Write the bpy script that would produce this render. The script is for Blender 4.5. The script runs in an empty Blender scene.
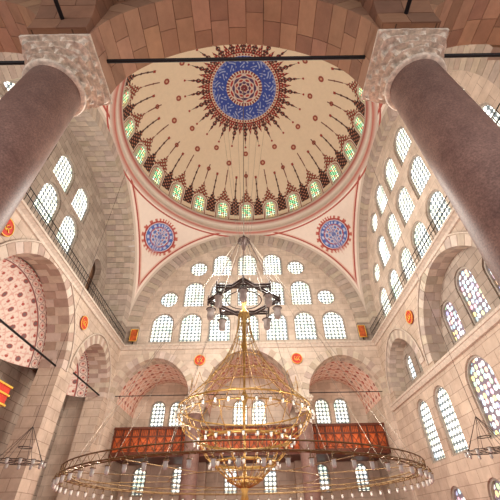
import bpy, bmesh, math, random
import numpy as np
from math import sin, cos, pi, radians, sqrt
from mathutils import Matrix, Vector
random.seed(3)
H=1.6          # eye height ; all 'zp' heights are above the eye
YC=14.9        # dome centre
def Z(z): return z+H
S=bpy.context.scene
COL=S.collection
try:
    S.view_settings.view_transform='Standard'
    S.view_settings.look='None'
except Exception: pass

def lin(c):
    c=np.array(c,dtype=float)/255.0
    return np.where(c<=0.04045,c/12.92,((c+0.055)/1.055)**2.4)
def L4(c): return tuple(float(v) for v in lin(c))+(1.0,)

# ------------------------------------------------------------ materials
class NT:
    def __init__(s,name):
        s.m=bpy.data.materials.new(name); s.m.use_nodes=True
        s.t=s.m.node_tree; s.b=s.t.nodes['Principled BSDF']
    def n(s,typ,**k):
        x=s.t.nodes.new(typ)
        for a,v in k.items():
            if a.startswith('_'): x.inputs[a[1:].replace('_',' ')].default_value=v
            else: setattr(x,a,v)
        return x
    def l(s,a,b): s.t.links.new(a,b)
    def math(s,op,a,b=None,c=None):
        x=s.n('ShaderNodeMath',operation=op)
        for i,v in enumerate((a,b,c)):
            if v is None: continue
            if isinstance(v,(int,float)): x.inputs[i].default_value=v
            else: s.l(v,x.inputs[i])
        return x.outputs[0]
    def mix(s,f,a,b,mode='MIX'):
        x=s.n('ShaderNodeMix',data_type='RGBA',blend_type=mode)
        for i,v in ((0,f),(6,a),(7,b)):
            if isinstance(v,(int,float)): x.inputs[i].default_value=v
            elif isinstance(v,tuple): x.inputs[i].default_value=v
            else: s.l(v,x.inputs[i])
        return x.outputs[2]
    def obj(s): return s.n('ShaderNodeTexCoord').outputs['Object']
    def noise(s,vec,scale,detail=4,rough=.6):
        x=s.n('ShaderNodeTexNoise'); x.inputs['Scale'].default_value=scale
        x.inputs['Detail'].default_value=detail; x.inputs['Roughness'].default_value=rough
        s.l(vec,x.inputs['Vector']); return x.outputs['Fac']
    def ramp(s,f,stops):
        x=s.n('ShaderNodeValToRGB'); e=x.color_ramp.elements
        while len(e)<len(stops): e.new(0.5)
        for i,(p,c) in enumerate(stops): e[i].position=p; e[i].color=c
        s.l(f,x.inputs[0]); return x.outputs[0]
    def bump(s,h,st=.3,d=.02):
        x=s.n('ShaderNodeBump'); x.inputs['Strength'].default_value=st; x.inputs['Distance'].default_value=d
        s.l(h,x.inputs['Height']); s.l(x.outputs[0],s.b.inputs['Normal'])
    def boxuv(s):
        g=s.n('ShaderNodeNewGeometry'); sn=s.n('ShaderNodeSeparateXYZ'); s.l(g.outputs['True Normal'],sn.inputs[0])
        o=s.n('ShaderNodeSeparateXYZ'); s.l(s.obj(),o.inputs[0])
        ax=s.math('ABSOLUTE',sn.outputs[0]); f=s.math('GREATER_THAN',ax,.6)
        inv=s.math('SUBTRACT',1,f)
        h=s.math('ADD',s.math('MULTIPLY',o.outputs[0],inv),s.math('MULTIPLY',o.outputs[1],f))
        c=s.n('ShaderNodeCombineXYZ'); s.l(h,c.inputs[0]); s.l(o.outputs[2],c.inputs[1]); return c.outputs[0]

def stone(name,c1,c2,mort,bw=1.0,rh=.5,ms=.018):
    k=NT(name); uv=k.boxuv()
    br=k.n('ShaderNodeTexBrick'); k.l(uv,br.inputs['Vector'])
    br.inputs['Color1'].default_value=L4(c1); br.inputs['Color2'].default_value=L4(c2); br.inputs['Mortar'].default_value=L4(mort)
    br.inputs['Scale'].default_value=1; br.inputs['Mortar Size'].default_value=ms; br.inputs['Mortar Smooth'].default_value=.3
    br.inputs['Brick Width'].default_value=bw; br.inputs['Row Height'].default_value=rh
    nz=k.noise(k.obj(),1.3,6,.65)
    f=k.ramp(nz,[(.25,(.74,.71,.69,1)),(.75,(1.12,1.1,1.08,1))])
    c=k.mix(1.0,br.outputs['Color'],f,'MULTIPLY')
    n2=k.noise(k.obj(),.45,5,.7)
    f2=k.ramp(n2,[(.35,(.86,.83,.8,1)),(.6,(1.03,1.03,1.03,1))])
    c=k.mix(1.0,c,f2,'MULTIPLY')
    k.l(c,k.b.inputs['Base Color']); k.b.inputs['Roughness'].default_value=.85
    hh=k.math('SUBTRACT',k.math('MULTIPLY',k.noise(k.obj(),9,5),.3),br.outputs['Fac']); k.bump(hh,.4,.02)
    return k.m
def attrmat(name,var=.12,rough=.8,nscale=3):
    k=NT(name); a=k.n('ShaderNodeAttribute',attribute_name='Col')
    nz=k.noise(k.obj(),nscale,5,.65)
    f=k.ramp(nz,[(.25,(1-var,1-var,1-var,1)),(.75,(1+var,1+var,1+var,1))])
    k.l(k.mix(1.0,a.outputs['Color'],f,'MULTIPLY'),k.b.inputs['Base Color']); k.b.inputs['Roughness'].default_value=rough
    return k.m
def plain(name,c,rough=.6,metal=0,var=.08,em=0,ns=6):
    k=NT(name); nz=k.noise(k.obj(),ns,4)
    d=[max(0,v*(1-var)) for v in c]; u=[min(255,v*(1+var)) for v in c]
    r=k.ramp(nz,[(.3,L4(d)),(.7,L4(u))]); k.l(r,k.b.inputs['Base Color'])
    k.b.inputs['Roughness'].default_value=rough; k.b.inputs['Metallic'].default_value=metal
    if em: k.l(r,k.b.inputs['Emission Color']); k.b.inputs['Emission Strength'].default_value=em
    return k.m
def granite():
    k=NT('granite'); n1=k.noise(k.obj(),2.2,6,.7); n2=k.noise(k.obj(),38,3,.7)
    c=k.ramp(n1,[(.3,L4((116,90,84))),(.7,L4((150,120,110)))])
    d=k.ramp(n2,[(.35,(.66,.65,.66,1)),(.65,(1.22,1.18,1.16,1))])
    k.l(k.mix(1.0,c,d,'MULTIPLY'),k.b.inputs['Base Color']); k.b.inputs['Roughness'].default_value=.48
    k.b.inputs['Specular IOR Level'].default_value=.3
    return k.m
def glass(name,kind,strength=2.2):
    k=NT(name); uvn=k.n('ShaderNodeTexCoord'); uv=uvn.outputs['UV']
    v=k.n('ShaderNodeTexVoronoi',voronoi_dimensions='2D',feature='F1'); v.inputs['Randomness'].default_value=0.0 if kind!='stain' else .35
    v.inputs['Scale'].default_value={'clear':3.3,'stain':3.6,'green':4.2}[kind]; k.l(uv,v.inputs['Vector'])
    hole=k.math('LESS_THAN',v.outputs['Distance'],.40)
    n=k.noise(uv,1.0,3)
    sep=k.n('ShaderNodeSeparateColor'); k.l(v.outputs['Color'],sep.inputs[0]); rnd=sep.outputs[0]
    if kind=='clear':
        c=k.ramp(n,[(.28,L4((186,212,226))),(.44,L4((248,250,248))),(.56,L4((240,240,216))),(.68,L4((186,216,200))),(.8,L4((224,236,240)))])
        lat=L4((112,128,134))
    elif kind=='stain':
        c=k.ramp(rnd,[(0,L4((232,240,240))),(.3,L4((160,204,222))),(.42,L4((218,164,180))),(.55,L4((236,218,146))),(.68,L4((160,204,160))),(.8,L4((160,160,208))),(.9,L4((240,240,236)))])
        lat=L4((120,110,122))
    else:
        c=k.ramp(rnd,[(0,L4((120,206,140))),(.3,L4((196,236,230))),(.52,L4((244,232,140))),(.7,L4((236,240,236))),(.84,L4((110,190,130))),(.93,L4((226,140,110)))])
        lat=L4((84,104,80))
    col=k.mix(hole,lat,c)
    k.l(col,k.b.inputs['Base Color']); k.l(col,k.b.inputs['Emission Color'])
    es=k.math('ADD',k.math('MULTIPLY',hole,strength*.72),strength*.28)
    k.l(es,k.b.inputs['Emission Strength']); k.b.inputs['Roughness'].default_value=.3
    return k.m
M={}
M['stone']=stone('ashlar_stone',(206,190,174),(188,171,157),(152,134,120),1.0,.5,.014)
M['stoneR']=stone('ashlar_stone_grey',(178,166,154),(156,143,133),(122,110,100),.95,.48)
M['white']=stone('limewashed_stone',(218,204,190),(203,188,174),(172,156,142),1.1,.55,.012)
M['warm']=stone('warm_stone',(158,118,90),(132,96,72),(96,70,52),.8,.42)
M['att']=attrmat('painted_plaster',.05)
M['vouss']=attrmat('voussoir_stone',.16,.85)
M['trim']=plain('moulded_stone',(194,180,166),.8)
M['cap']=plain('carved_marble',(200,186,170),.6,0,.2,0,9)
M['granite']=granite()
M['iron']=plain('wrought_iron',(34,32,34),.5,.6)
M['gold']=plain('gilt_brass',(160,126,70),.42,.65,.14)
M['bronze']=plain('aged_brass',(124,100,66),.45,.5)
M['dark']=plain('dark_bronze',(58,42,38),.45,.4)
M['wire']=plain('steel_wire',(150,140,128),.5,.5)
M['wood']=plain('orange_wood',(172,80,34),.6,0,.25,0,3)
M['wood2']=plain('dark_wood',(92,42,22),.55,0,.1)
M['red']=plain('red_lacquer',(188,50,30),.5)
M['gleaf']=plain('gold_leaf',(232,190,80),.4,.3)
M['frame']=plain('window_plaster',(158,148,138),.8)
M['lamp']=plain('milk_glass',(142,132,128),.2,0,.05,.1)
M['cupg']=plain('cup_glass',(190,190,184),.15,0,.05,.1)
M['carpet']=plain('carpet',(150,60,46),.95,0,.2,0,2)
M['clear']=glass('plaster_lattice_glass','clear',1.6)
M['stain']=glass('stained_glass','stain',1.3)
M['green']=glass('green_glass','green',1.35)

# ------------------------------------------------------------ mesh helpers
def mkobj(name,verts,faces,mat,smooth=False,cols=None,parent=None,mats=None,mi=None):
    me=bpy.data.meshes.new(name); me.from_pydata([tuple(map(float,v)) for v in verts],[],faces); me.update()
    for m in (mats or [mat]): me.materials.append(M[m] if isinstance(m,str) else m)
    if mi is not None: me.polygons.foreach_set('material_index',mi)
    if smooth: me.polygons.foreach_set('use_smooth',[True]*len(me.polygons))
    if cols is not None:
        a=me.color_attributes.new('Col','FLOAT_COLOR','POINT')
        c=np.ones((len(verts),4)); c[:,:3]=cols; a.data.foreach_set('color',c.ravel().astype(np.float32))
    ob=bpy.data.objects.new(name,me); COL.objects.link(ob)
    if parent: ob.parent=parent
    return ob
def empty(name):
    e=bpy.data.objects.new(name,None); COL.objects.link(e); e.empty_display_size=.2; return e
def arcp(c,zs,r,n=28,pt=0.06):
    out=[]
    for i in range(n+1):
        a=pi-pi*i/n
        out.append((c+r*cos(a),zs+r*sin(a)*(1+pt*sin(a)**6)))
    return out
def wshape(c,z0,z1,w):
    r=w/2; return [(c-r,z0)]+arcp(c,z1-r,r,14,.0)+[(c+r,z0)]
def cshape(c,z,r,n=24): return [(c+r*cos(2*pi*i/n),z+r*sin(2*pi*i/n)) for i in range(n)]
def panel(name,outer,holes,mp,thick,mat,parent=None):
    cu=bpy.data.curves.new('tmp','CURVE'); cu.dimensions='2D'; cu.fill_mode='BOTH'; cu.extrude=thick/2
    for poly in [outer]+holes:
        sp=cu.splines.new('POLY'); sp.points.add(len(poly)-1)
        for p,q in zip(sp.points,poly): p.co=(q[0],q[1],0,1)
        sp.use_cyclic_u=True
    o=bpy.data.objects.new('tmp',cu); COL.objects.link(o)
    dg=bpy.context.evaluated_depsgraph_get()
    me=bpy.data.meshes.new_from_object(o.evaluated_get(dg))
    bpy.data.objects.remove(o); bpy.data.curves.remove(cu)
    for v in me.vertices:
        u,z,w=v.co; v.co=mp(u,z,w+thick/2)
    me.name=name; me.materials.clear(); me.materials.append(M[mat])
    for p in me.polygons: p.material_index=0; p.use_smooth=False
    bm=bmesh.new(); bm.from_mesh(me); bmesh.ops.remove_doubles(bm,verts=bm.verts,dist=1e-4); bmesh.ops.recalc_face_normals(bm,faces=bm.faces); bm.to_mesh(me); bm.free()
    ob=bpy.data.objects.new(name,me); COL.objects.link(ob)
    if parent: ob.parent=parent
    return ob
def box(name,x0,x1,y0,y1,z0,z1,mat,parent=None,bev=0):
    v=[(x,y,z) for x in (x0,x1) for y in (y0,y1) for z in (z0,z1)]
    f=[(0,1,3,2),(4,6,7,5),(0,4,5,1),(2,3,7,6),(0,2,6,4),(1,5,7,3)]
    o=mkobj(name,v,f,mat,parent=parent)
    if bev: b=o.modifiers.new('b','BEVEL'); b.width=bev; b.segments=2
    return o
def lathe(prof,n,cx=0,cy=0):
    v=[];f=[]
    for r,z in prof:
        for i in range(n):
            a=2*pi*i/n; v.append((cx+r*cos(a),cy+r*sin(a),z))
    for j in range(len(prof)-1):
        for i in range(n):
            k=(i+1)%n; f.append((j*n+i,j*n+k,(j+1)*n+k,(j+1)*n+i))
    return v,f
def wires(name,lines,r,mat,parent=None,cyc=False,res=3):
    cu=bpy.data.curves.new(name,'CURVE'); cu.dimensions='3D'; cu.bevel_depth=r; cu.bevel_resolution=res-2 if res>2 else 0; cu.use_fill_caps=True
    for ln in lines:
        sp=cu.splines.new('POLY'); sp.points.add(len(ln)-1)
        for p,q in zip(sp.points,ln): p.co=(q[0],q[1],q[2],1)
        sp.use_cyclic_u=cyc
    cu.materials.append(M[mat]); o=bpy.data.objects.new(name,cu); COL.objects.link(o)
    dg=bpy.context.evaluated_depsgraph_get()
    me=bpy.data.meshes.new_from_object(o.evaluated_get(dg)); me.name=name
    bpy.data.objects.remove(o); bpy.data.curves.remove(cu)
    o=bpy.data.objects.new(name,me); COL.objects.link(o)
    if parent: o.parent=parent
    return o
def circ(cx,cy,z,r,n=72,ph=0): return [(cx+r*cos(2*pi*i/n+ph),cy+r*sin(2*pi*i/n+ph),z) for i in range(n)]

far = lambda Y0: (lambda u,z,w:(u,Y0+w,z))
near= lambda Y0: (lambda u,z,w:(u,Y0-w,z))
left= lambda X0: (lambda u,z,w:(X0-w,u,z))
right=lambda X0: (lambda u,z,w:(X0+w,u,z))

def voussoirs(name,c,zs,r0,r1,mp,w0,w1,n,base,alt=None,pt=0.06,gap=.004,vary=.1,parent=None,split=True):
    V=[];F=[];C=[]
    def P(r,a): return (c+r*cos(a),zs+r*sin(a)*(1+pt*sin(a)**6))
    D=w1-w0
    for i in range(n):
        a0=pi*i/n+gap; a1=pi*(i+1)/n-gap
        if split and D>.7:
            m=2 if D<1.5 else 3
            if m==2: cuts=[w0,w0+D*random.choice((.35,.5,.64)),w1]
            else: o_=random.uniform(-.12,.12); cuts=[w0,w0+D*(.33+o_),w0+D*(.67+o_),w1]
        else: cuts=[w0,w1]
        for j in range(len(cuts)-1):
            wa,wb=cuts[j],cuts[j+1]-(.012 if j<len(cuts)-2 else 0)
            col=lin(base if (alt is None or (i+j)%2==0) else alt)*(1+random.uniform(-vary,vary))*np.array([1,1+random.uniform(-.03,.03),1+random.uniform(-.05,.05)])
            b=len(V); sub=3
            for k in range(sub+1):
                a=a0+(a1-a0)*k/sub
                for (r,w) in ((r0,wa),(r1,wa),(r1,wb),(r0,wb)):
                    p=P(r,a); V.append(mp(p[0],p[1],w)); C.append(col)
            for k in range(sub):
                o=b+4*k
                for q in range(4): F.append((o+q,o+(q+1)%4,o+4+(q+1)%4,o+4+q))
            F.append((b,b+1,b+2,b+3)); e=b+4*sub; F.append((e+3,e+2,e+1,e))
    return mkobj(name,V,F,'vouss',cols=np.array(C),parent=parent)

WN=[0]
def window(shape,mp,w,style,fr=.1,fd=.12,frm='frame'):
    WN[0]+=1
    n=len(shape); cu=sum(p[0] for p in shape)/n; cz=(min(p[1] for p in shape)+max(p[1] for p in shape))/2
    hw=(max(p[0] for p in shape)-min(p[0] for p in shape))/2; hh=(max(p[1] for p in shape)-min(p[1] for p in shape))/2
    inn=[(cu+(u-cu)*(1-fr/hw),cz+(z-cz)*(1-fr/hh)) for u,z in shape]
    V=[];F=[];mi=[]
    for ring,ww in ((shape,w-fd),(inn,w-fd),(inn,w)):
        for u,z in ring: V.append(mp(u,z,ww))
    for i in range(n):
        k=(i+1)%n; F.append((i,k,n+k,n+i)); mi.append(0); F.append((n+i,n+k,2*n+k,2*n+i)); mi.append(0)
    F.append(tuple(range(2*n,3*n))); mi.append(1)
    o=mkobj('window_%d'%WN[0],V,F,None,mats=[frm,style],mi=mi)
    uv=o.data.uv_layers.new(name='UVMap'); allp=shape+inn+inn
    for lp in o.data.loops: uv.data[lp.index].uv=allp[lp.vertex_index]
    return o
def windows(lst,mp,w,style):
    for s in lst: window(s,mp,w,style)

# ------------------------------------------------------------ floor
box('floor',-14,14,-6,32,-.2,0,'carpet')

# ------------------------------------------------------------ arcades (near & far)
ZS=Z(7.35); TOP=Z(11.2)
def arcade_outline(x0,x1,top,ops,bottom,ends=0):
    pts=[(x0,0)]
    for i,(c,r,zs) in enumerate(ops):
        lb=ends if i==0 else bottom
        rb=ends if i==len(ops)-1 else bottom
        if lb<zs-1e-3: pts.append((c-r,lb))
        pts+=arcp(c,zs,r)
        if rb<zs-1e-3: pts.append((c+r,rb))
    pts+=[(x1,0),(x1,top),(x0,top)]
    return pts
CX=3.85; CN=3.5; ZN=Z(7.6)
ops=[(-7.05,2.75,ZS-.05),(0,3.3,ZS-.05),(7.05,2.75,ZS-.05)]
oa=arcade_outline(-13.3,13.3,TOP,ops,ZS-.05)
wfa=panel('wall_far_arcade',oa,[],far(YC+10),1.1,'white')
for c,r,zs in ops:
    voussoirs('arch_voussoirs',c,zs,r-.02,r+.5,far(YC+10),-.04,1.14,23,(202,187,172),(182,165,150),vary=.05,parent=wfa)
nops=[(-6.75,2.65,ZN),(0,2.92,ZN),(6.75,2.65,ZN)]
na_=arcade_outline(-13.3,13.3,Z(15.2),nops,ZN)
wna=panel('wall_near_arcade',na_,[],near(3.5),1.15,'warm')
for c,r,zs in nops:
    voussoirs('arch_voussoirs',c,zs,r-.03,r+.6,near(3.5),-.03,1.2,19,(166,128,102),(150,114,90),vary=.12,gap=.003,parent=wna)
for sx in (-1,1):
    xx=sx*CN
    mpc=(lambda u,z,w,xx=xx:(xx-.55+w,u,z))
    out=[(-4.2,ZN)]+arcp(-.55,ZN,2.75)+[(2.35,ZN),(2.35,TOP),(-4.2,TOP)]
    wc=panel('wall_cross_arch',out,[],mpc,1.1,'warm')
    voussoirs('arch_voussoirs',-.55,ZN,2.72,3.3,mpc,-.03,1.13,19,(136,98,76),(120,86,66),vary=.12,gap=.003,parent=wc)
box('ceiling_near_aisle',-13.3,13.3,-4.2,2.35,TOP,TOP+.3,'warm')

# ------------------------------------------------------------ columns
def capital(cx,cy,z0,z1,parent,r0,hw):
    n=288;m=110;V=[];F=[]
    h=z1-z0; T=4
    for j in range(m+1):
        t=j/m; z=z0+h*t
        tier=min(T-1,int(t*T)); tt=t*T-tier
        for i in range(n):
            a=2*pi*i/n
            e=2+8*t**1.5
            sq=(abs(cos(a))**e+abs(sin(a))**e)**(-1/e)
            R=(r0+(hw-r0)*((tier+.35+.65*tt**2)/T)**1.1)*(1+(sq-1)*min(1,t*1.2))
            nn=12
            ph=a*nn/2+(pi/2 if tier%2 else 0)
            niche=abs(sin(ph))
            ins=max(0,1-((1-niche)*1.15)**1.5-max(0,tt-.15)**2.2*.9)
            d=-.15*ins**.6*(1 if tt<.92 else .2)
            leaf=.055*max(0,1-abs(1-niche)*7)*max(0,sin(pi*tt))
            lip=.04 if tt>.9 else 0
            V.append((cx+(R+d+leaf+lip)*cos(a),cy+(R+d+leaf+lip)*sin(a),z))
    for j in range(m):
        for i in range(n):
            k=(i+1)%n; F.append((j*n+i,j*n+k,(j+1)*n+k,(j+1)*n+i))
    mkobj('capital',V,F,'cap',False,parent=parent)
def column(cx,cy,r=.46,zs=None,hw=.70):
    zb=zs-1.0
    e=empty('granite_column')
    k=r/.53
    v,f=lathe([(.0,0),(.85*k,0),(.85*k,.35),(.74*k,.42),(.74*k,.55),(.66*k,.62),(.70*k,.72),(.60*k,.8),(.585*k,1.2),(.57*k,3),(.55*k,5.5),(.53*k,zb),(.0,zb)],64,cx,cy)
    mkobj('shaft',v,f,'granite',True,parent=e)
    v,f=lathe([(r*.95,zb-.06),(r+.06,zb-.05),(r+.09,zb),(r+.06,zb+.05),(r*.95,zb+.07)],64,cx,cy)
    mkobj('astragal',v,f,'cap',True,parent=e)
    capital(cx,cy,zb+.06,zs-.22,e,r+.05,hw-.01)
    box('abacus',cx-hw,cx+hw,cy-hw,cy+hw,zs-.22,zs-.12,'cap',e,.02)
    box('abacus_top',cx-hw+.05,cx+hw-.05,cy-hw+.05,cy+hw-.05,zs-.12,zs,'cap',e,.01)
for x in (-1,1):
    column(x*CN,2.93,.48,ZN,.69); column(x*CX,YC+10.55,.5,ZS-.05,.72)

def rod(name,a,b,r=.05,parent=None): wires(name,[[a,b]],r,'iron',parent)
zt=Z(8.02)
rod('iron_tie_rod',(-10.2,2.95,zt),(10.2,2.95,zt),.045)
for x in (-CN,CN): rod('iron_tie_rod',(x,2.4,zt),(x,-4,zt),.045)
rod('iron_tie_rod',(-10.2,YC+10.5,Z(7.6)),(10.2,YC+10.5,Z(7.6)),.03)

# ------------------------------------------------------------ tympana
WT=1.88
def tymp_windows(c0,sp=2.38):
    L=[]
    r3=(11.65,14.3); r2=(14.9,17.55); r1=(18.15,20.75)
    for k in range(-3,4): L.append(wshape(c0+k*sp,Z(r3[0]),Z(r3[1]),WT))
    for k in range(-2,3): L.append(wshape(c0+k*sp,Z(r2[0]),Z(r2[1]),WT))
    for k in (-3,3): L.append(cshape(c0+k*sp*.97,Z(15.7),.82))
    for k in range(-1,2): L.append(wshape(c0+k*sp,Z(r1[0]),Z(r1[1]),WT))
    for k in (-2,2): L.append(cshape(c0+k*sp*.96,Z(19.0),.86))
    return L
ZA=12.9
def tymp_outline(c,b=11.2): return [(c-10.6,Z(b)),(c+10.6,Z(b)),(c+10.6,Z(23.4)),(c-10.6,Z(23.4))]
tw=tymp_windows(0); w1_=panel('wall_far',tymp_outline(0),tw,far(YC+10.35),.5,'white'); windows(tw,far(YC+10.35),.22,'clear')
twy=tymp_windows(YC); w2_=panel('wall_right',tymp_outline(YC),twy,right(10.35),.5,'white'); windows(twy,right(10.35),.22,'clear')
w4_=panel('wall_near',tymp_outline(0,15.1),[],near(YC-10.35),.5,'white')
box('light_leak_slab',-13,13,3.5,4.6,Z(15.1),Z(15.3),'trim')  # unseen slab added to stop world light leaking in behind the near arcade
lw=[]
for yy in (5.3,8.1,10.9,13.7,16.5):
    lw.append(wshape(yy,Z(14.3),Z(17.0),2.1))
    if yy>6: lw.append(wshape(yy,Z(17.4),Z(19.9),2.1))
    if yy<12: lw.append(wshape(yy,Z(11.6),Z(13.9),2.1))
LX=-12.0
nich=[wshape(21.3,Z(12.0),Z(17.0),1.5)]
w3_=panel('wall_left',tymp_outline(YC),lw+nich,left(LX),.5,'stoneR'); windows(lw,left(LX),.22,'clear')
box('wall_left_niche_back',LX-.9,LX-.8,20,22.6,Z(11.5),Z(17.5),'warm')
for mp,w1,cc,zl,pw in ((far(YC+10),.4,0,11.2,w1_),(right(10),.4,YC,11.2,w2_),(left(-10),2.05,YC,11.2,w3_),(near(YC-10),.4,0,15.1,w4_)):
    voussoirs('great_arch',cc,Z(ZA),8.95,10.0,mp,-.02,w1,61,(188,174,160),(174,160,148),pt=0,gap=.0015,vary=.08,parent=pw)
    if zl<12:
      for s in (-1,1):
        V=[mp(cc+s*u,z,w) for u in (8.95,10.0) for w in (-.02,w1) for z in (Z(11.2),Z(ZA))]
        mkobj('great_arch_pier',V,[(0,1,3,2),(4,6,7,5),(0,4,5,1),(2,3,7,6),(0,2,6,4),(1,5,7,3)],'stoneR',parent=pw)

# ------------------------------------------------------------ side walls below the gallery
CA,RA,ZSA=13.9,3.75,Z(6.8)
CB,RB,ZSB=21.5,2.45,Z(7.15)
CD,RD=6.3,2.45
sops=[(CD,RD,ZSB),(CA,RA,ZSA),(CB,RB,ZSB)]
so=arcade_outline(2.3,25.2,TOP,sops,0)
wla=panel('wall_left_arcade',so,[],left(-10),1.2,'stone')
def lun(c,r,zs,b): return [(c-r,b)]+arcp(c,zs,r)+[(c+r,b)]
rlow=[wshape(20.7,Z(2.6),Z(5.7),1.7),wshape(18.3,Z(2.6),Z(5.7),1.7)]
rlow2=[wshape(14.6,Z(2.7),Z(5.8),2.0),wshape(11.4,Z(2.7),Z(5.8),2.0),
       wshape(16.6,Z(-.7),Z(1.5),1.4),wshape(13.2,Z(-.7),Z(1.5),1.4),wshape(20.0,Z(-.7),Z(1.5),1.4)]
wra=panel('wall_right_arcade',[(2.3,0),(25.2,0),(25.2,TOP),(2.3,TOP)],[lun(c,r,zs,Z(6.5)) for c,r,zs in sops]+rlow+rlow2,right(10),.9,'stone')
windows(rlow,right(10),.2,'clear'); windows(rlow2,right(10),.2,'stain')
for c,r,zs in sops:
    voussoirs('arch_voussoirs',c,zs,r-.02,r+.5,left(-10),-.04,1.22,25,(196,180,165),(168,146,133),vary=.06,parent=wla)
    voussoirs('arch_voussoirs',c,zs,r-.02,r+.5,right(10),-.04,.92,25,(194,180,166),(174,160,147),vary=.06,parent=wra)
    rod('iron_tie_rod',(-10.3,c-r,zs+.1),(-10.3,c+r,zs+.1),.05,wla)
    wires('trim_1',[[ (-9.94,p[0],p[1]) for p in arcp(c,zs,r+.58,40)]],.05,'trim',wla)
    wires('trim_2',[[ (9.94,p[0],p[1]) for p in arcp(c,zs,r+.58,40)]],.05,'trim',wra)
rw=[wshape(11.7,Z(7.3),Z(9.5),1.4),wshape(13.9,Z(7.3),Z(10.1),1.55),wshape(16.1,Z(7.3),Z(9.5),1.4)]
rw2=[wshape(20.7,Z(7.4),Z(9.1),1.1),wshape(22.4,Z(7.4),Z(9.1),1.1)]
bo=[(2.3,0),(31,0),(31,TOP),(2.3,TOP)]
panel('wall_right_back',bo,rw+rw2,right(10.9),.5,'stoneR')
windows(rw,right(10.9),.2,'stain'); windows(rw2,right(10.9),.2,'clear')
lw2=[wshape(13.9,Z(2.4),Z(5.2),1.4),wshape(21.5,Z(2.4),Z(5.2),1.3)]
panel('wall_left_back',bo,lw2,left(-12.9),.4,'stoneR'); windows(lw2,left(-12.9),.25,'stain')
def niche(c,r,zs,depth,par):
    na,nb=420,200; V=[];F=[];C=[]
    cream=lin((218,202,190)); red=lin((164,78,68)); dk=lin((116,92,92)); pink=lin((206,166,154)); blue=lin((124,132,162))
    for j in range(nb+1):
        b=pi/2*j/nb
        for i in range(na+1):
            a=pi*i/na
            y=c+r*cos(a)*cos(b); z=zs+r*sin(a)*cos(b)*1.03; x=-11.2-depth*sin(b)
            V.append((x,y,z))
            col=cream
            u=a*r; v=b*r*.8
            if v<.12: col=red if (i//6)%2 else cream
            elif v<.17: col=dk
            elif v<.8:
                ph=(u/.5)%1-.5; hv=(v-.48)/.3
                rr=sqrt((ph*1.9)**2+hv**2)
                col=dk if .74<rr<.88 else (red if rr<.28 else (pink if .42<rr<.58 else cream))
            elif v<.85: col=dk
            elif v<.91: col=red
            else:
                q=sin(u*4.6)*sin(v*4.6); q2=sin(u*13.8+1)*sin(v*13.8+.5)
                if abs(q)<.07: col=pink
                elif q>.86: col=dk
                elif q>.72: col=red
                elif q<-.9: col=red
                elif q2>.62: col=pink
                if b>1.32: col=red if int((pi/2-b)*40)%2 else blue
            C.append(col)
    for j in range(nb):
        for i in range(na):
            o=j*(na+1)+i; F.append((o,o+1,o+na+2,o+na+1))
    mkobj('painted_half_dome',V,F,'att',True,np.array(C),parent=par)
for c,r,zs in sops: niche(c,r,zs,1.65,wla)

# ------------------------------------------------------------ far aisle
yb=YC+15.6
fw=[]
for cc in (-7,0,7):
    for d in (-.8,.8): fw.append(wshape(cc+d,Z(6.45),Z(8.7),1.3))
    for d in (-1.5,1.5): fw.append(wshape(cc+d,Z(2.0),Z(3.9),1.1))
panel('wall_far_back',[(-13.3,0),(13.3,0),(13.3,TOP),(-13.3,TOP)],fw,far(yb),.4,'white'); windows(fw,far(yb),.2,'clear')
def vault(c,r,zs,y0,y1):
    na,nb=260,200;V=[];F=[];C=[]
    cream=lin((218,190,174)); red=lin((172,86,70)); pink=lin((206,154,136)); dk=lin((136,84,74))
    for j in range(nb+1):
        y=y0+(y1-y0)*j/nb
        for i in range(na+1):
            a=pi*i/na; V.append((c+r*cos(a),y,zs+r*sin(a)*1.05)); u=a*r; v=y-y0; col=cream
            q=sin(u*4.4)*sin(v*4.4); q2=sin(u*13.2)*sin(v*13.2)
            if v%1.9<.1: col=red
            elif abs(q)<.08: col=pink
            elif q>.78: col=red
            elif q<-.84: col=dk
            elif q2>.6: col=pink
            C.append(col)
    for j in range(nb):
        for i in range(na):
            o=j*(na+1)+i; F.append((o,o+1,o+na+2,o+na+1))
    mkobj('painted_vault',V,F,'att',True,np.array(C),parent=wfa)
for c,r,zs in ops: vault(c,r+.02,zs,YC+11.1,yb)
for x in (-CX,CX): box('wall_far_pier',x-.5,x+.5,yb-.9,yb,0,TOP,'white')
box('wall_far_end',-13.3,-9.85,YC+11.1,yb,0,TOP,'stone'); box('wall_far_end',9.85,13.3,YC+11.1,yb,0,TOP,'stone')
g=empty('wooden_gallery'); yg=YC+12.0
box('deck',-9.8,9.8,yg-.05,yb,Z(3.95),Z(4.15),'wood2',g)
box('panel_back',-9.8,9.8,yg+.04,yg+.08,Z(4.15),Z(5.75),'wood',g)
box('rail_top',-9.8,9.8,yg-.08,yg+.14,Z(5.7),Z(5.85),'wood2',g)
box('rail_mid',-9.8,9.8,yg-.04,yg+.1,Z(5.2),Z(5.28),'wood2',g)
box('rail_bottom',-9.8,9.8,yg-.08,yg+.12,Z(4.1),Z(4.28),'wood2',g)
for i in range(33):
    x=-9.72+i*.6075; box('stile_%d'%i,x-.04,x+.04,yg-.05,yg+.1,Z(4.2),Z(5.75),'wood2',g)
for i in range(32):
    x=-9.72+.30375+i*.6075; box('field_%d'%i,x-.17,x+.17,yg-.01,yg+.05,Z(4.4),Z(5.1),'wood',g,.02)
wires('turned_spindles',[[(-9.65+i*.1215,yg+.01,Z(5.24)),(-9.65+i*.1215,yg+.01,Z(5.72))] for i in range(160)],.02,'wood2',g)
dl=[]
for i in range(32):
    x0=-9.68+i*.6075; dl+= [[(x0,yg-.015,Z(4.35)),(x0+.52,yg-.015,Z(5.15))],[(x0+.52,yg-.015,Z(4.35)),(x0,yg-.015,Z(5.15))]]
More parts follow.
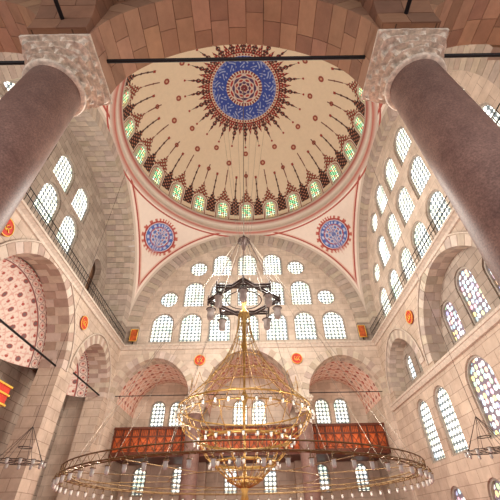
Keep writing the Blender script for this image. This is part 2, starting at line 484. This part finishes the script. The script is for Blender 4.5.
wires('lattice',dl,.018,'wood2',g)

# ------------------------------------------------------------ cornice + railings
def cornice(name,mp,u0,u1,z,d=.35):
    prof=[(0,-.35),(-.1,-.33),(-.14,-.2),(-d*.8,-.1),(-d,-.08),(-d,.04),(0,.04)]
    V=[];F=[];n=len(prof)
    for u in (u0,u1):
        for w,zz in prof: V.append(mp(u,z+zz,w))
    for i in range(n-1): F.append((i,i+1,n+i+1,n+i))
    mkobj(name,V,F,'trim')
cornice('trim_3',left(-10),4.5,24.9,TOP); cornice('trim_4',right(10),4.5,24.9,TOP); cornice('trim_5',far(YC+10),-10,10,TOP,.25)
cornice('trim_7',right(10),3.6,24.9,Z(6.45),.2)
box('light_leak_slab',-12.5,-9.95,4.3,25.2,TOP,TOP+.1,'trim'); box('light_leak_slab',9.95,11.0,4.3,25.2,TOP,TOP+.08,'trim')
box('light_leak_slab',-10.5,10.5,YC+9.95,YC+11,TOP,TOP+.06,'trim')
def railing(mp,u0,u1,w):
    e=empty('gallery_railing'); n=int((u1-u0)/.28)
    wires('bars',[[mp(u0+(u1-u0)*i/n,TOP,w),mp(u0+(u1-u0)*i/n,TOP+.95,w)] for i in range(n+1)],.014,'iron',e)
    wires('rails',[[mp(u0,TOP+h,w),mp(u1,TOP+h,w)] for h in (.1,.55,.95)],.025,'iron',e)
railing(left(-10),5,24.5,-.25); railing(right(10),5,24.5,-.25)

# ------------------------------------------------------------ drum, dome
ZB=24.7
prof=[(10.02,Z(22.85)),(9.7,Z(22.9)),(9.6,Z(23.1)),(9.75,Z(23.25)),(9.8,Z(23.9)),(9.55,Z(24.1)),(9.45,Z(24.3)),(9.5,Z(24.45)),(9.95,Z(24.6)),(10.0,Z(ZB))]
v,f=lathe(prof,192,0,YC)
cs=[(206,194,182),(170,94,80),(214,202,190),(214,202,190),(216,204,192),(154,70,60),(200,188,176),(174,164,152),(140,128,118),(140,128,118)]
C=np.repeat(np.array([lin(c) for c in cs]),192,axis=0)
mkobj('trim_6',v,f,'att',True,C)
R0,HD=10.0,8.6
def dome():
    n,m=1536,360
    T=np.linspace(0.002,1,m+1)*pi/2; A=np.arange(n)*2*pi/n
    t,a=np.meshgrid(T,A,indexing='ij')
    rho=R0*np.sin(t); x=rho*np.cos(a); y=YC+rho*np.sin(a); z=Z(ZB)+HD*np.cos(t)
    C=np.empty(t.shape+(3,)); C[:]=lin((230,213,188))
    def put(mask,c): C[mask]=lin(c)
    td=np.degrees(t)
    P=2*pi/24
    k=((a-pi/2)/P)%1.0; k=np.where(k>.5,k-1,k)
    km=((a-pi/2)/P+.5)%1.0; km=np.where(km>.5,km-1,km)
    dk=(62,34,38); rd=(154,50,42)
    r=rho
    fl=1-(r-3.2)/2.3
    ph=np.abs(k)*2; pm=np.abs(km)*2
    lace=(np.sin(a*96)*np.sin(r*11))
    body=(r>3.1)&(r<5.5)&(ph<np.clip(fl,0,1)**1.2*(.72+.28*np.sin(r*13)))
    put(body,dk); put(body&(lace>.5),(160,66,56)); put(body&(lace<-.7),(204,178,154))
    fs=1-(r-3.2)/1.35
    body2=(r>3.1)&(r<4.55)&(pm<np.clip(fs,0,1)**1.1*.9)
    put(body2,rd); put(body2&(lace>.35),(80,40,46)); put(body2&(lace<-.6),(210,186,162))
    put((np.hypot(k*P*r,(r-5.65))<.1),rd)
    put((r<3.35),(216,200,180))
    m2=(r<3.3)&(r>3.12); put(m2,(140,40,40)); put(m2&(np.sin(a*72)>.3),(222,206,180))
    m3=(r<3.08)&(r>1.75); put(m3,(52,76,164))
    sc=np.sin(a*26+2.2*np.sin(r*7))*np.sin(r*9.2+1.6*np.sin(a*13))
    put(m3&(sc>.55),(160,174,214)); put(m3&(r>2.9)&(np.sin(a*60)>0),(130,140,196))
    m4=(r<=1.75)&(r>1.5); put(m4,(130,40,44)); put(m4&(np.sin(a*36)>.2),(224,210,190))
    m5=(r<=1.5); put(m5,(214,196,184))
    ro=np.cos(a*8)*.5+np.cos(r*12)
    put(m5&(ro>.45),(84,56,96)); put(m5&(ro<-.75),(166,56,56))
    put(r<.3,(120,50,60))
    def dots(tc,kk,rad,mod=None):
        d=np.hypot(kk*P*rho,(td-tc)*pi/180*9.3)
        m_=(d<rad)
        if mod is not None: m_=m_&mod
        put(m_,(150,70,56)); put(m_&(d<rad*.4),(206,166,138))
    idx=np.floor((a-pi/2)/P+.5).astype(int)%24
    dots(38.5,k,.26,idx%2==0); dots(45.5,k,.28,idx%2==1); dots(53,k,.22,idx%2==0)
    wob=.8+.2*np.sin(td*2.6)
    hgt=np.clip((td-60)/14,0,1)
    body=(td>60)&(td<78)&(np.abs(k)*2<hgt**1.8*wob*.98)
    lace=np.sin(a*144)*np.sin(td*2.2)
    put(body,(82,42,38)); put(body&(lace>.2),(158,66,50)); put(body&(lace<-.35),(216,194,168))
    hw=.035+.035*np.clip(np.sin(td*1.3),0,1)
    put((td>50)&(td<63)&(np.abs(k)*P*rho<hw),(108,52,44))
    hm=np.clip((td-66)/12,0,1)
    body=(td>66)&(td<84)&(np.abs(km)*2<hm**1.3*.66*wob)
    put(body,(54,34,36)); put(body&(lace>.4),(186,124,98))
    put((td>55)&(td<69)&(np.abs(km)*P*rho<hw*1.2),(74,38,36))
    put((td>53.5)&(td<55.3)&(np.abs(km)*P*rho<.12),(150,56,44))
    put(td>87.5,(150,84,72)); put(td>88.6,(206,192,176))
    zz=HD*np.cos(t); uu=np.abs(k*P*rho)
    zt=1.75
    arch=np.where(zz<zt,uu,np.hypot(uu,zz-zt))
    put((arch<.84)&(td>70),(230,218,200)); put((arch<.74)&(arch>.66)&(td>70),(150,62,50))
    V=np.stack([x,y,z],-1).reshape(-1,3); Cc=C.reshape(-1,3)
    I=np.arange(m*n).reshape(m,n)
    i0=I; i1=np.roll(I,-1,axis=1); i2=i1+n; i3=i0+n
    F=np.stack([i0,i1,i2,i3],-1).reshape(-1,4).tolist()
    mkobj('painted_dome',V,F,'att',True,Cc)
dome()
for kx in range(24):
    ac=pi/2+kx*2*pi/24
    def mpd(u,z,w,ac=ac):
        zz=min(z,HD); rr=R0*sqrt(max(0,1-(zz/HD)**2))-.14+w
        a=ac-u/R0
        return (rr*cos(a),YC+rr*sin(a),Z(ZB)+zz)
    window(wshape(0,.3,2.35,1.15),mpd,.1,'green',.1,.12,'cap')

# ------------------------------------------------------------ pendentives
def pend(sx,sy):
    n,m=300,230
    cen=np.array([sx*8.15,YC+sy*8.15,Z(ZA)+sqrt(max(0,200-2*8.15**2))])
    al=np.linspace(0,pi/2,n+1); s=np.linspace(0,1,m+1)
    S_,A_=np.meshgrid(s,al,indexing='ij')
    lim=10/np.maximum(np.cos(A_),np.sin(A_))
    ztop=10.0; zbot=np.sqrt(np.maximum(0,200-lim**2))
    zz=zbot+(ztop-zbot)*S_; r=np.sqrt(200-zz**2)
    lx=r*np.cos(A_); ly=r*np.sin(A_)
    x=sx*lx; y=YC+sy*ly; z=Z(ZA)+zz
    C=np.empty(x.shape+(3,)); C[:]=lin((226,212,200))
    def put(mk,c): C[mk]=lin(c)
    e=10-np.maximum(lx,ly)
    put(e<.16,(196,182,168)); put((e>.3)&(e<.4),(164,76,66)); put((e>.4)&(e<.48),(214,178,162))
    top=10-zz; put((top>.12)&(top<.22),(164,76,66))
    d=np.sqrt((x-cen[0])**2+(y-cen[1])**2+(z-cen[2])**2)
    th=np.arctan2(z-cen[2],(x-cen[0])*(-sy*1)+(y-cen[1])*sx)
    put((d<1.75)&(d>1.5)&(np.sin(th*24)>0),(180,96,82))
    put(d<1.52,(160,58,54)); put(d<1.36,(214,206,206)); put(d<1.3,(72,100,172))
    put((d<1.2)&(d>1.0)&(np.sin(th*18)>0),(186,194,220))
    put((d<.96)&(d>.88),(170,76,70))
    q=np.sin(th*8)*np.sin(d*12); put((d<.88),(196,198,214)); put((d<.88)&(q>.15),(72,100,172)); put((d<.88)&(q<-.6),(164,74,76))
    put(d<.22,(84,100,166))
    q=np.sin(lx*4-ly*4)*np.sin(zz*3.2)
    low=(zz<5.2)&(e>.5); put(low&(q>.86),(200,146,132))
    I=np.arange((m+1)*(n+1)).reshape(m+1,n+1)
    F=np.stack([I[:-1,:-1],I[:-1,1:],I[1:,1:],I[1:,:-1]],-1).reshape(-1,4).tolist()
    mkobj('pendentive',np.stack([x,y,z],-1).reshape(-1,3),F,'att',True,C.reshape(-1,3))
for sx in (-1,1):
    for sy in (-1,1): pend(sx,sy)

# ------------------------------------------------------------ roundels
def roundel(mp,u,z,r=.42):
    e=empty('calligraphy_roundel'); n=40
    V=[mp(u,z,-.06)]+[mp(u+r*cos(2*pi*i/n),z+r*sin(2*pi*i/n),-.06) for i in range(n)]+[mp(u+r*cos(2*pi*i/n),z+r*sin(2*pi*i/n),0) for i in range(n)]
    F=[(0,1+i,1+(i+1)%n) for i in range(n)]+[(1+i,1+(i+1)%n,1+n+(i+1)%n,1+n+i) for i in range(n)]
    mkobj('disc',V,F,'red',parent=e)
    wires('gilt_rim',[[mp(u+(r-.02)*cos(2*pi*i/n),z+(r-.02)*sin(2*pi*i/n),-.07) for i in range(n)]],.022,'gleaf',e,True)
    ls=[]
    for q in range(3):
        x0=-.16+.15*q; ls.append([mp(u+x0+.05*sin(s_*.9+q),z-.17+.34*s_/8,-.08) for s_ in range(9)])
    ls.append([mp(u-.22+.44*s_/10,z-.1+.06*sin(s_*1.1),-.08) for s_ in range(11)])
    wires('gilt_script',ls,.018,'gleaf',e)
roundel(far(YC+9.95),-3.7,Z(9.95)); roundel(far(YC+9.95),3.7,Z(9.95))
for mp in (left(-9.95),right(9.95)):
    roundel(mp,9.95,Z(9.85)); roundel(mp,18.3,Z(9.8))
for x in (-9.1,9.1):
    e=empty('calligraphy_panel'); box('board',x-.28,x+.28,YC+9.7,YC+9.76,Z(11.5),Z(12.5),'wood',e,.02)
    wires('gilt_frame',[[(x-.28,YC+9.69,Z(11.5)),(x+.28,YC+9.69,Z(11.5)),(x+.28,YC+9.69,Z(12.5)),(x-.28,YC+9.69,Z(12.5))]],.03,'gleaf',e,True)
    box('support',x-.03,x+.03,YC+9.76,YC+9.82,TOP,Z(12.0),'iron',e)

e=empty('muezzin_balcony')
box('body',-10.0,-9.2,11.4,13.4,Z(3.75),Z(4.4),'red',e,.03)
for zz in (3.75,4.1,4.4): box('gilt_band_%d'%int(zz*100),-10,-9.16,11.36,13.44,Z(zz)-.03,Z(zz)+.03,'gleaf',e)
for i in range(4): box('bracket_%d'%i,-10.6,-9.4,11.45+i*.58,11.55+i*.58,Z(3.45),Z(3.75),'wood2',e)
box('beam',-12.9,-9.9,11.5,13.3,Z(3.55),Z(3.75),'wood2',e)

# ------------------------------------------------------------ chandeliers
def cups(name,pos,r,h,mat,parent,n=12):
    V=[];F=[]
    prof=[(.25*r,0),(.7*r,.12*h),(.85*r,.45*h),(.75*r,.75*h),(1.0*r,h)]
    for (x,y,z) in pos:
        v,f=lathe([(0.01,z)]+[(a,z+b) for a,b in prof],n,x,y); o=len(V); V+=v; F+=[tuple(q+o for q in ff) for ff in f]
    return mkobj(name,V,F,mat,True,parent=parent)
def lathes(name,prof,cx,cy,mat,parent,n=24):
    v,f=lathe(prof,n,cx,cy); return mkobj(name,v,f,mat,True,parent=parent)
cx,cy=-.1,YC
ch=empty('mosque_chandelier')
wires('main_cable',[[(cx,cy,Z(13.3)),(cx,cy,Z(ZB+HD)-.05)]],.03,'wire',ch)
lathes('hub',[(.02,Z(13.7)),(.1,Z(13.55)),(.15,Z(13.35)),(.36,Z(13.25)),(.38,Z(13.15)),(.15,Z(13.0)),(.1,Z(12.6)),(.02,Z(12.4))],cx,cy,'dark',ch)
RSt=1.85
vt=[(cx+RSt*cos(pi/2+i*pi/4),cy+RSt*sin(pi/2+i*pi/4)) for i in range(8)]
star=[]
for zz in (Z(9.2),Z(9.05)):
    star+= [[(vt[i][0],vt[i][1],zz) for i in sq] for sq in ((0,2,4,6),(1,3,5,7))]
wires('star_frame',star,.065,'dark',ch,True)
wires('star_hoop',[circ(cx,cy,Z(9.1),.9,36)],.03,'dark',ch,True)
wires('star_struts',[[(vt[i][0],vt[i][1],Z(8.85)),(vt[i][0],vt[i][1],Z(9.4))] for i in range(8)],.045,'dark',ch)
wires('star_chains',[[(cx+.3*cos(pi/2+i*pi/4),cy+.3*sin(pi/2+i*pi/4),Z(13.2)),(vt[i][0],vt[i][1],Z(9.3))] for i in range(8)],.015,'dark',ch)
lp=[]
for i in range(8):
    a=pi/2+i*pi/4; lp.append((cx+1.68*cos(a),cy+1.68*sin(a),Z(8.0)))
cups('star_lamps',lp,.22,.6,'lamp',ch,16)
wires('lamp_rims',[circ(x,y,z+.61,.22,16) for x,y,z in lp],.03,'dark',ch,True)
wires('lamp_stems',[[(x,y,z+.55),(x,y,Z(9.1))] for x,y,z in lp],.025,'dark',ch)
lathes('neck',[(.02,Z(9.6)),(.1,Z(9.5)),(.16,Z(9.0)),(.08,Z(8.6)),(.24,Z(8.4)),(.28,Z(8.25)),(.12,Z(8.1)),(.06,Z(7.0)),(.14,Z(6.6)),(.06,Z(6.3)),(.05,Z(4.6)),(.16,Z(4.3)),(.05,Z(4.0)),(.04,Z(2.0))],cx,cy,'gold',ch)
def bellr(s): return .28+2.45*s**2.1
ls=[]
NB=18
for i in range(NB):
    a=2*pi*i/NB; ls.append([(cx+bellr(s/14)*cos(a),cy+bellr(s/14)*sin(a),Z(8.2-4.35*s/14)) for s in range(15)])
wires('bell_chains',ls,.016,'gold',ch)
wires('bell_rings',[circ(cx,cy,Z(8.2-4.35*s),bellr(s),48) for s in (.3,.52,.7,.86)],.02,'gold',ch,True)
def band(name,r,z0,z1,mat='gold',n=96):
    lathes(name,[(r-.02,Z(z0)),(r+.02,Z(z0)),(r+.02,Z(z1)),(r-.02,Z(z1)),(r-.02,Z(z0))],cx,cy,mat,ch,n)
band('hoop_upper',2.7,3.8,3.86); band('hoop_upper_low',2.7,3.5,3.54)
zz=[]
for i in range(72):
    a=2*pi*i/72; zz.append((cx+2.7*cos(a),cy+2.7*sin(a),Z(3.52 if i%2 else 3.82)))
wires('hoop_filigree',[zz],.014,'gold',ch,True)
def basket(a0):
    return [(cx+r*cos(a0),cy+r*sin(a0),Z(z)) for r,z in ((2.7,3.5),(2.4,3.0),(1.9,2.7),(1.7,2.5),(1.5,2.15),(1.15,1.85),(.85,1.6),(.5,1.3),(.1,1.15))]
wires('basket_ribs',[basket(2*pi*i/20) for i in range(20)],.017,'gold',ch)
band('hoop_mid',1.8,2.62,2.72); band('hoop_low',1.2,1.88,1.98); band('hoop_bottom',.65,1.38,1.46)
lathes('finial',[(.02,Z(2.0)),(.08,Z(1.6)),(.18,Z(1.2)),(.1,Z(1.0)),(.15,Z(.85)),(.04,Z(.7)),(.02,Z(.5))],cx,cy,'gold',ch)
fes=[]
for i in range(18):
    a0=2*pi*i/18; a1=2*pi*(i+1)/18
    fes.append([(cx+2.3*cos(a0+(a1-a0)*s/8),cy+2.3*sin(a0+(a1-a0)*s/8),Z(4.9-.5*sin(pi*s/8))) for s in range(9)])
wires('festoons',fes,.012,'gold',ch)
ps=[]
for i in range(36):
    a=2*pi*i/36; ps.append((cx+2.82*cos(a),cy+2.82*sin(a),Z(3.4)))
for i in range(24):
    a=2*pi*i/24; ps.append((cx+1.95*cos(a),cy+1.95*sin(a),Z(2.5)))
for i in range(16):
    a=2*pi*i/16; ps.append((cx+1.32*cos(a),cy+1.32*sin(a),Z(1.75)))
cups('glass_cups',ps,.06,.15,'cupg',ch,10)
wires('cup_rims',[circ(x,y,z+.15,.06,10) for x,y,z in ps],.011,'dark',ch,True)
RB_=6.25; zb=1.38
def rg2(r,z): return circ(cx,cy,Z(z),r,120)
wires('outer_hoops',[rg2(RB_,zb),rg2(RB_-.3,zb+.02),rg2(RB_,zb+.2)],.02,'bronze',ch,True)
zz=[];zr=[]
for i in range(180):
    a=2*pi*i/180; r=RB_ if i%2 else RB_-.3; zz.append((cx+r*cos(a),cy+r*sin(a),Z(zb))); zr.append((cx+RB_*cos(a),cy+RB_*sin(a),Z(zb+(.2 if i%2 else 0))))
wires('outer_lattice',[zz,zr],.009,'bronze',ch,True)
ps=[(cx+(RB_+.08)*cos(2*pi*i/72),cy+(RB_+.08)*sin(2*pi*i/72),Z(zb-.34)) for i in range(72)]
cups('outer_cups',ps,.065,.18,'cupg',ch,10)
wires('outer_cup_rims',[circ(x,y,z+.18,.065,10) for x,y,z in ps],.012,'bronze',ch,True)
wires('outer_cup_chains',[[(x+.06*cos(q),y+.06*sin(q),z+.18),(x,y,Z(zb))] for x,y,z in ps for q in (0,2.1,4.2)],.006,'bronze',ch)
wires('outer_spokes',[[(cx+RB_*cos(2*pi*i/12),cy+RB_*sin(2*pi*i/12),Z(zb+.02)),(cx+2.75*cos(2*pi*i/12),cy+2.75*sin(2*pi*i/12),Z(zb+.02))] for i in range(12)],.012,'bronze',ch)
wires('inner_hoop',[circ(cx,cy,Z(zb+.02),2.75,72)],.016,'bronze',ch,True)
sw=[]
for i in range(12):
    a=2*pi*(i+.5)/12; sw.append([(cx+RB_*cos(a),cy+RB_*sin(a),Z(zb)),(cx+.35*cos(a),cy+.35*sin(a),Z(13.2))])
for i in range(6):
    a=2*pi*(i+.25)/6; sw.append([(cx+.35*cos(a),cy+.35*sin(a),Z(13.2)),(cx+2.6*cos(a),cy+2.6*sin(a),Z(ZB)+HD*sqrt(1-.0676)-.05)])
wires('suspension_wires',sw,.009,'wire',ch)

def small_ch(x,y,z,r,top):
    e=empty('ring_chandelier')
    wires('hoops',[circ(x,y,z,r,40),circ(x,y,z,r*.55,30),circ(x,y,z+.35,r*.3,24)],.012,'dark',e,True)
    wires('arms',[[(x+r*cos(2*pi*i/8),y+r*sin(2*pi*i/8),z),(x+.1*cos(2*pi*i/8),y+.1*sin(2*pi*i/8),z),] for i in range(8)]+[[(x+r*cos(2*pi*i/8),y+r*sin(2*pi*i/8),z),(x,y,z+.9)] for i in range(8)]+[[(x,y,z+.9),(x,y,top)]],.007,'dark',e)
    ps=[(x+r*1.03*cos(2*pi*i/12),y+r*1.03*sin(2*pi*i/12),z-.12) for i in range(12)]
    cups('glass_cups',ps,.05,.13,'cupg',e,10); wires('cup_rims',[circ(a,b,c+.13,.05,10) for a,b,c in ps],.009,'dark',e,True)
small_ch(-6.3,10.9,Z(1.55),.6,Z(15)); small_ch(6.9,10.9,Z(1.6),.6,Z(15))

# ------------------------------------------------------------ lights
def point(name,loc,e,c=(1,.86,.7),s=.12):
    l=bpy.data.lights.new(name,'POINT'); l.energy=e; l.color=c; l.shadow_soft_size=s
    o=bpy.data.objects.new(name,l); o.location=loc; COL.objects.link(o)
for i in range(6):
    a=2*pi*i/6+.3; point('chandelier_light',(4.3*cos(a),cy+4.3*sin(a),Z(2.4)),410,(1,.9,.77))
for i in range(4):
    a=2*pi*i/4+.6; point('dome_fill_light',(2.6*cos(a),cy+2.6*sin(a),Z(11.5)),1080,(1,.95,.86),.2)  # fill lights added in open air above the star to brighten the dome
for x in (-7,0,7): point('aisle_light',(x,YC+13.4,Z(7.2)),80,(1,.85,.68))
for x in (-7,7): point('gallery_point',(x,YC+10.2,Z(5.0)),50,(1,.8,.6))  # bare point lights before the far gallery, no fitting modelled
for x in (-8,0,8): point('near_aisle_light',(x,-1.6,Z(4.5)),190,(1,.88,.76))
for y in (13.9,21.5): point('niche_light',(-11.2,y,Z(5.6)),45,(1,.9,.8))
w=bpy.data.worlds.new('World'); S.world=w; w.use_nodes=True
w.node_tree.nodes['Background'].inputs[0].default_value=(.95,.95,.95,1); w.node_tree.nodes['Background'].inputs[1].default_value=1.0

# ------------------------------------------------------------ camera
cam=bpy.data.cameras.new('camera'); cam.lens=24; cam.sensor_width=36; cam.clip_end=200
co=bpy.data.objects.new('camera',cam); COL.objects.link(co); S.camera=co
Rm=Matrix.Rotation(radians(-.15),4,'Z')@Matrix.Rotation(radians(130),4,'X')@Matrix.Rotation(radians(-1.1),4,'Z')
co.matrix_world=Matrix.Translation((.22,0,H))@Rm
